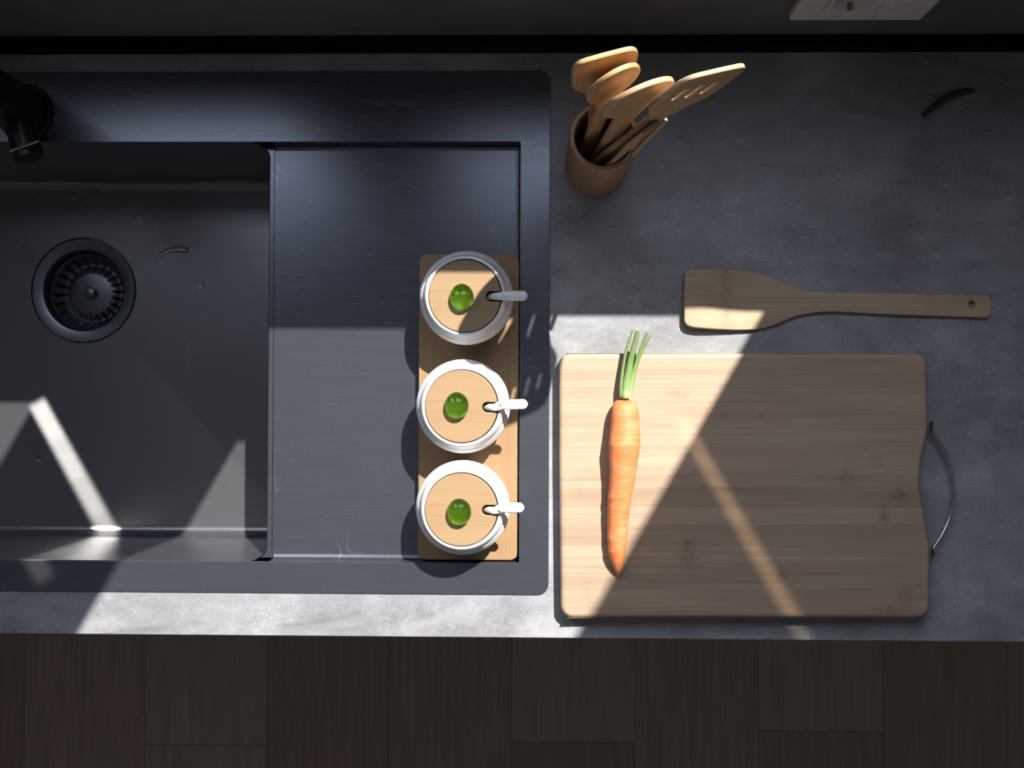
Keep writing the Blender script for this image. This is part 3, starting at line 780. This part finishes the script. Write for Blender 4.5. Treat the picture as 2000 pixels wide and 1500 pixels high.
def utensil(name, label, cat, T, B, Wd, L_head, w_head, w_neck, w_tail, th, shape, holes, m, tail=True):
    """flat wooden tool: local y runs along the shaft to the head tip at y = length"""
    A = T-B; Ln = A.length; a = A.normalized()
    Wv = (Wd-a*Wd.dot(a)).normalized(); n = Wv.cross(a)
    h = w_head/2; yn = Ln-L_head
    if shape == 'turner':
        R = [(w_tail/2, 0.003), (w_tail/2, yn-0.03), (w_neck/2, yn-0.008), (h*0.62, yn+0.008), (h*0.92, yn+0.024), (h, yn+0.04), (h, Ln-0.020), (h*0.95, Ln-0.010), (h*0.82, Ln-0.0035), (h*0.6, Ln-0.0008), (0, Ln)]
    elif shape == 'oval':
        R = [(w_tail/2, 0.003), (w_tail/2, yn-0.05), (w_neck/2, yn-0.012)]
        th0 = math.asin(min(0.9, w_neck/2/h))+0.18
        for i in range(15):
            q = th0+(math.pi-th0)*i/14
            R.append((h*math.sin(q), yn+L_head/2*(1-math.cos(q))))
    else:
        R = [(w_tail/2, 0.003), (w_tail/2, yn), (h*0.9, yn+L_head*0.35), (h, yn+L_head*0.6), (h*0.9, Ln-0.005), (h*0.55, Ln-0.001), (0, Ln)]
    Rd = [(q.x, q.y) for q in smooth_path([(x, y, 0) for x, y in R], 3)]
    pts = [(0, 0)]+Rd+[(-x, y) for x, y in reversed(Rd[:-1])]
    hs = []
    for (hx, hy, hw_, hl) in holes:
        hs.append(rrect(hx-hw_/2, hx+hw_/2, Ln-hy-hl/2, Ln-hy+hl/2, hw_*0.49, 5))
    me = plate([pts]+hs, -th/2, th/2, th*0.3, 3)
    for v in me.vertices:
        if v.co.y > Ln-L_head: v.co.z *= 1-0.25*(v.co.y-(Ln-L_head))/L_head
    o = link(name, me, m)
    Mx = Matrix((Wv, a, n)).transposed().to_4x4(); Mx.translation = B
    o.matrix_world = Mx
    return tag(o, label, cat, 'wooden utensils in the bamboo cup')
def wd(x0, y0_, x1, y1_, z): q = P(x1, y1_, z)-P(x0, y0_, z); return Vector((q.x, q.y, 0))
ZI = ZC+0.0105
def inb(dx, dy, z=ZI): return Vector((H0.x+dx, H0.y+dy, z))
utensil('wooden_turner', 'broad wooden turner at the back of the bamboo cup, behind the oval ones', 'turner', P(1184, 106, ZC+0.292), inb(-0.0055, 0.0165), wd(1119, 130, 1250, 96, ZC+.31), 0.085, 0.047, 0.016, 0.013, 0.0055, 'turner', [], M_ut)
utensil('wooden_spoon', 'small oval wooden paddle just in front of the broad turner', 'spoon', P(1208, 136, ZC+0.300), inb(-0.0125, 0.0065), wd(1150, 168, 1247, 120, ZC+.29), 0.070, 0.041, 0.018, 0.014, 0.0055, 'oval', [], M_ut)
utensil('wooden_paddle', 'oval wooden paddle with a bright white upper edge, in the middle of the cup', 'spoon', P(1262, 165, ZC+0.292), inb(-0.0015, 0.0010), wd(1172, 212, 1315, 155, ZC+.28), 0.072, 0.054, 0.022, 0.017, 0.006, 'oval', [], M_ut2)
utensil('slotted_turner', 'long slotted wooden turner leaning far out to the right', 'turner', P(1404, 137, ZC+0.322), inb(-0.0150, -0.0104), wd(1290, 200, 1380, 175, ZC+.31), 0.098, 0.049, 0.022, 0.014, 0.005, 'turner', [(-0.011, 0.042, 0.004, 0.026), (0.0, 0.042, 0.004, 0.030), (0.011, 0.042, 0.004, 0.026)], M_ut2)
utensil('wooden_spreader', 'short pale wooden spreader at the front rim of the cup', 'spreader', P(1272, 247, ZC+0.215), inb(-0.0080, -0.0200), wd(1195, 300, 1245, 262, ZC+.15), 0.10, 0.019, 0.012, 0.009, 0.004, 'blade', [], M_ut2)
# thin stick with a rounded tip
T6 = P(1301, 233, ZC+0.205); B6 = inb(0.0075, -0.0185)
me = sweep([B6-B6, (T6-B6)*0.5, (T6-B6)*0.97, (T6-B6)*0.985, (T6-B6)], [0.0028, 0.0026, 0.0022, 0.0024, 0.0010], 14)
o = link('wooden_stick', me, M_ut2); o.location = B6
tag(o, 'thin round wooden stick behind the short spreader, front of the cup', 'stick', 'wooden utensils in the bamboo cup')

# ------------------------------------------------------------------ plant stem scrap and water on the metal
mst = plain('olive_stem', (0.030, 0.033, 0.014), 0.5)
e0 = [(1803, 226), (1820, 211), (1842, 196), (1864, 185), (1884, 179), (1902, 177)]
q0 = P(1850, 198, ZC)
pp = smooth_path([P(x, y, ZC+0.0022)-q0+Vector((0, 0, 0)) for x, y in e0], 5)
o = link('stem', sweep(pp, [(0.0010+0.0026*math.sin(math.pi*min(1, (i+2)/(len(pp)+3)))**0.6, 0.0018) for i in range(len(pp))], 12), mst)
o.location = q0; tag(o, 'thin curved dark olive stem lying on the counter at upper right', 'stem')
mw, nt, bs = newmat('water')
bs.inputs['Base Color'].default_value = (1, 1, 1, 1); bs.inputs['Transmission Weight'].default_value = 1; bs.inputs['Roughness'].default_value = 0.02; bs.inputs['IOR'].default_value = 1.33
def water(path_px, wr, name, label, group='water left on the bowl floor'):
    q0 = P(path_px[0][0], path_px[0][1], ZB)
    pp = smooth_path([P(x, y, ZB)-q0 for x, y in path_px], 5)
    bm = bmesh.new(); rows = []
    for i, p in enumerate(pp):
        t = i/(len(pp)-1); ww = lerp_tab(wr, t)*0.00058
        tn = (pp[min(i+1, len(pp)-1)]-pp[max(i-1, 0)]).normalized(); s = Vector((-tn.y, tn.x, 0))
        rows.append([bm.verts.new(p+s*ww*math.cos(math.pi*k/8)+Vector((0, 0, 0.0002+min(ww*0.6, 0.0022)*math.sin(math.pi*k/8)))) for k in range(9)])
    for a, b in zip(rows, rows[1:]):
        for k in range(8): bm.faces.new((a[k], a[k+1], b[k+1], b[k]))
        bm.faces.new((a[0], b[0], b[8], a[8]))
    bm.faces.new(rows[0]); bm.faces.new(rows[-1][::-1])
    o = link(name, bm_me(bm, 60), mw); o.location = q0
    tag(o, label, 'water', group)
water([(299, 513), (312, 499), (330, 489), (350, 486), (368, 490)], [(0, 1.2), (.3, 4), (.8, 7), (.95, 6), (1, 2)], 'water_streak', 'curved streak of water on the bowl floor right of the drain')
water([(389, 565), (393, 558), (397, 550)], [(0, 1), (.5, 4), (1, 2)], 'water_drop', 'small drop of water right of the curved water streak')
water([(70, 898), (80, 897), (90, 900)], [(0, 1), (.5, 5.5), (1, 1.5)], 'water_drop', 'round drop of water beside the bright streak of light')
water([(28, 372), (36, 380), (44, 372)], [(0, 3), (.5, 5), (1, 3)], 'water_drop', 'drop of water at the back edge of the bowl floor, leftmost')
water([(55, 374), (70, 378), (83, 374)], [(0, 5), (.5, 6), (1, 5)], 'water_drop', 'wide drop of water at the back edge of the bowl floor')
water([(118, 378), (140, 392), (165, 380), (180, 372), (196, 376)], [(0, 3), (.3, 9), (.6, 8), (.8, 10), (1, 4)], 'water_streak', 'irregular patch of water along the back edge of the bowl floor')
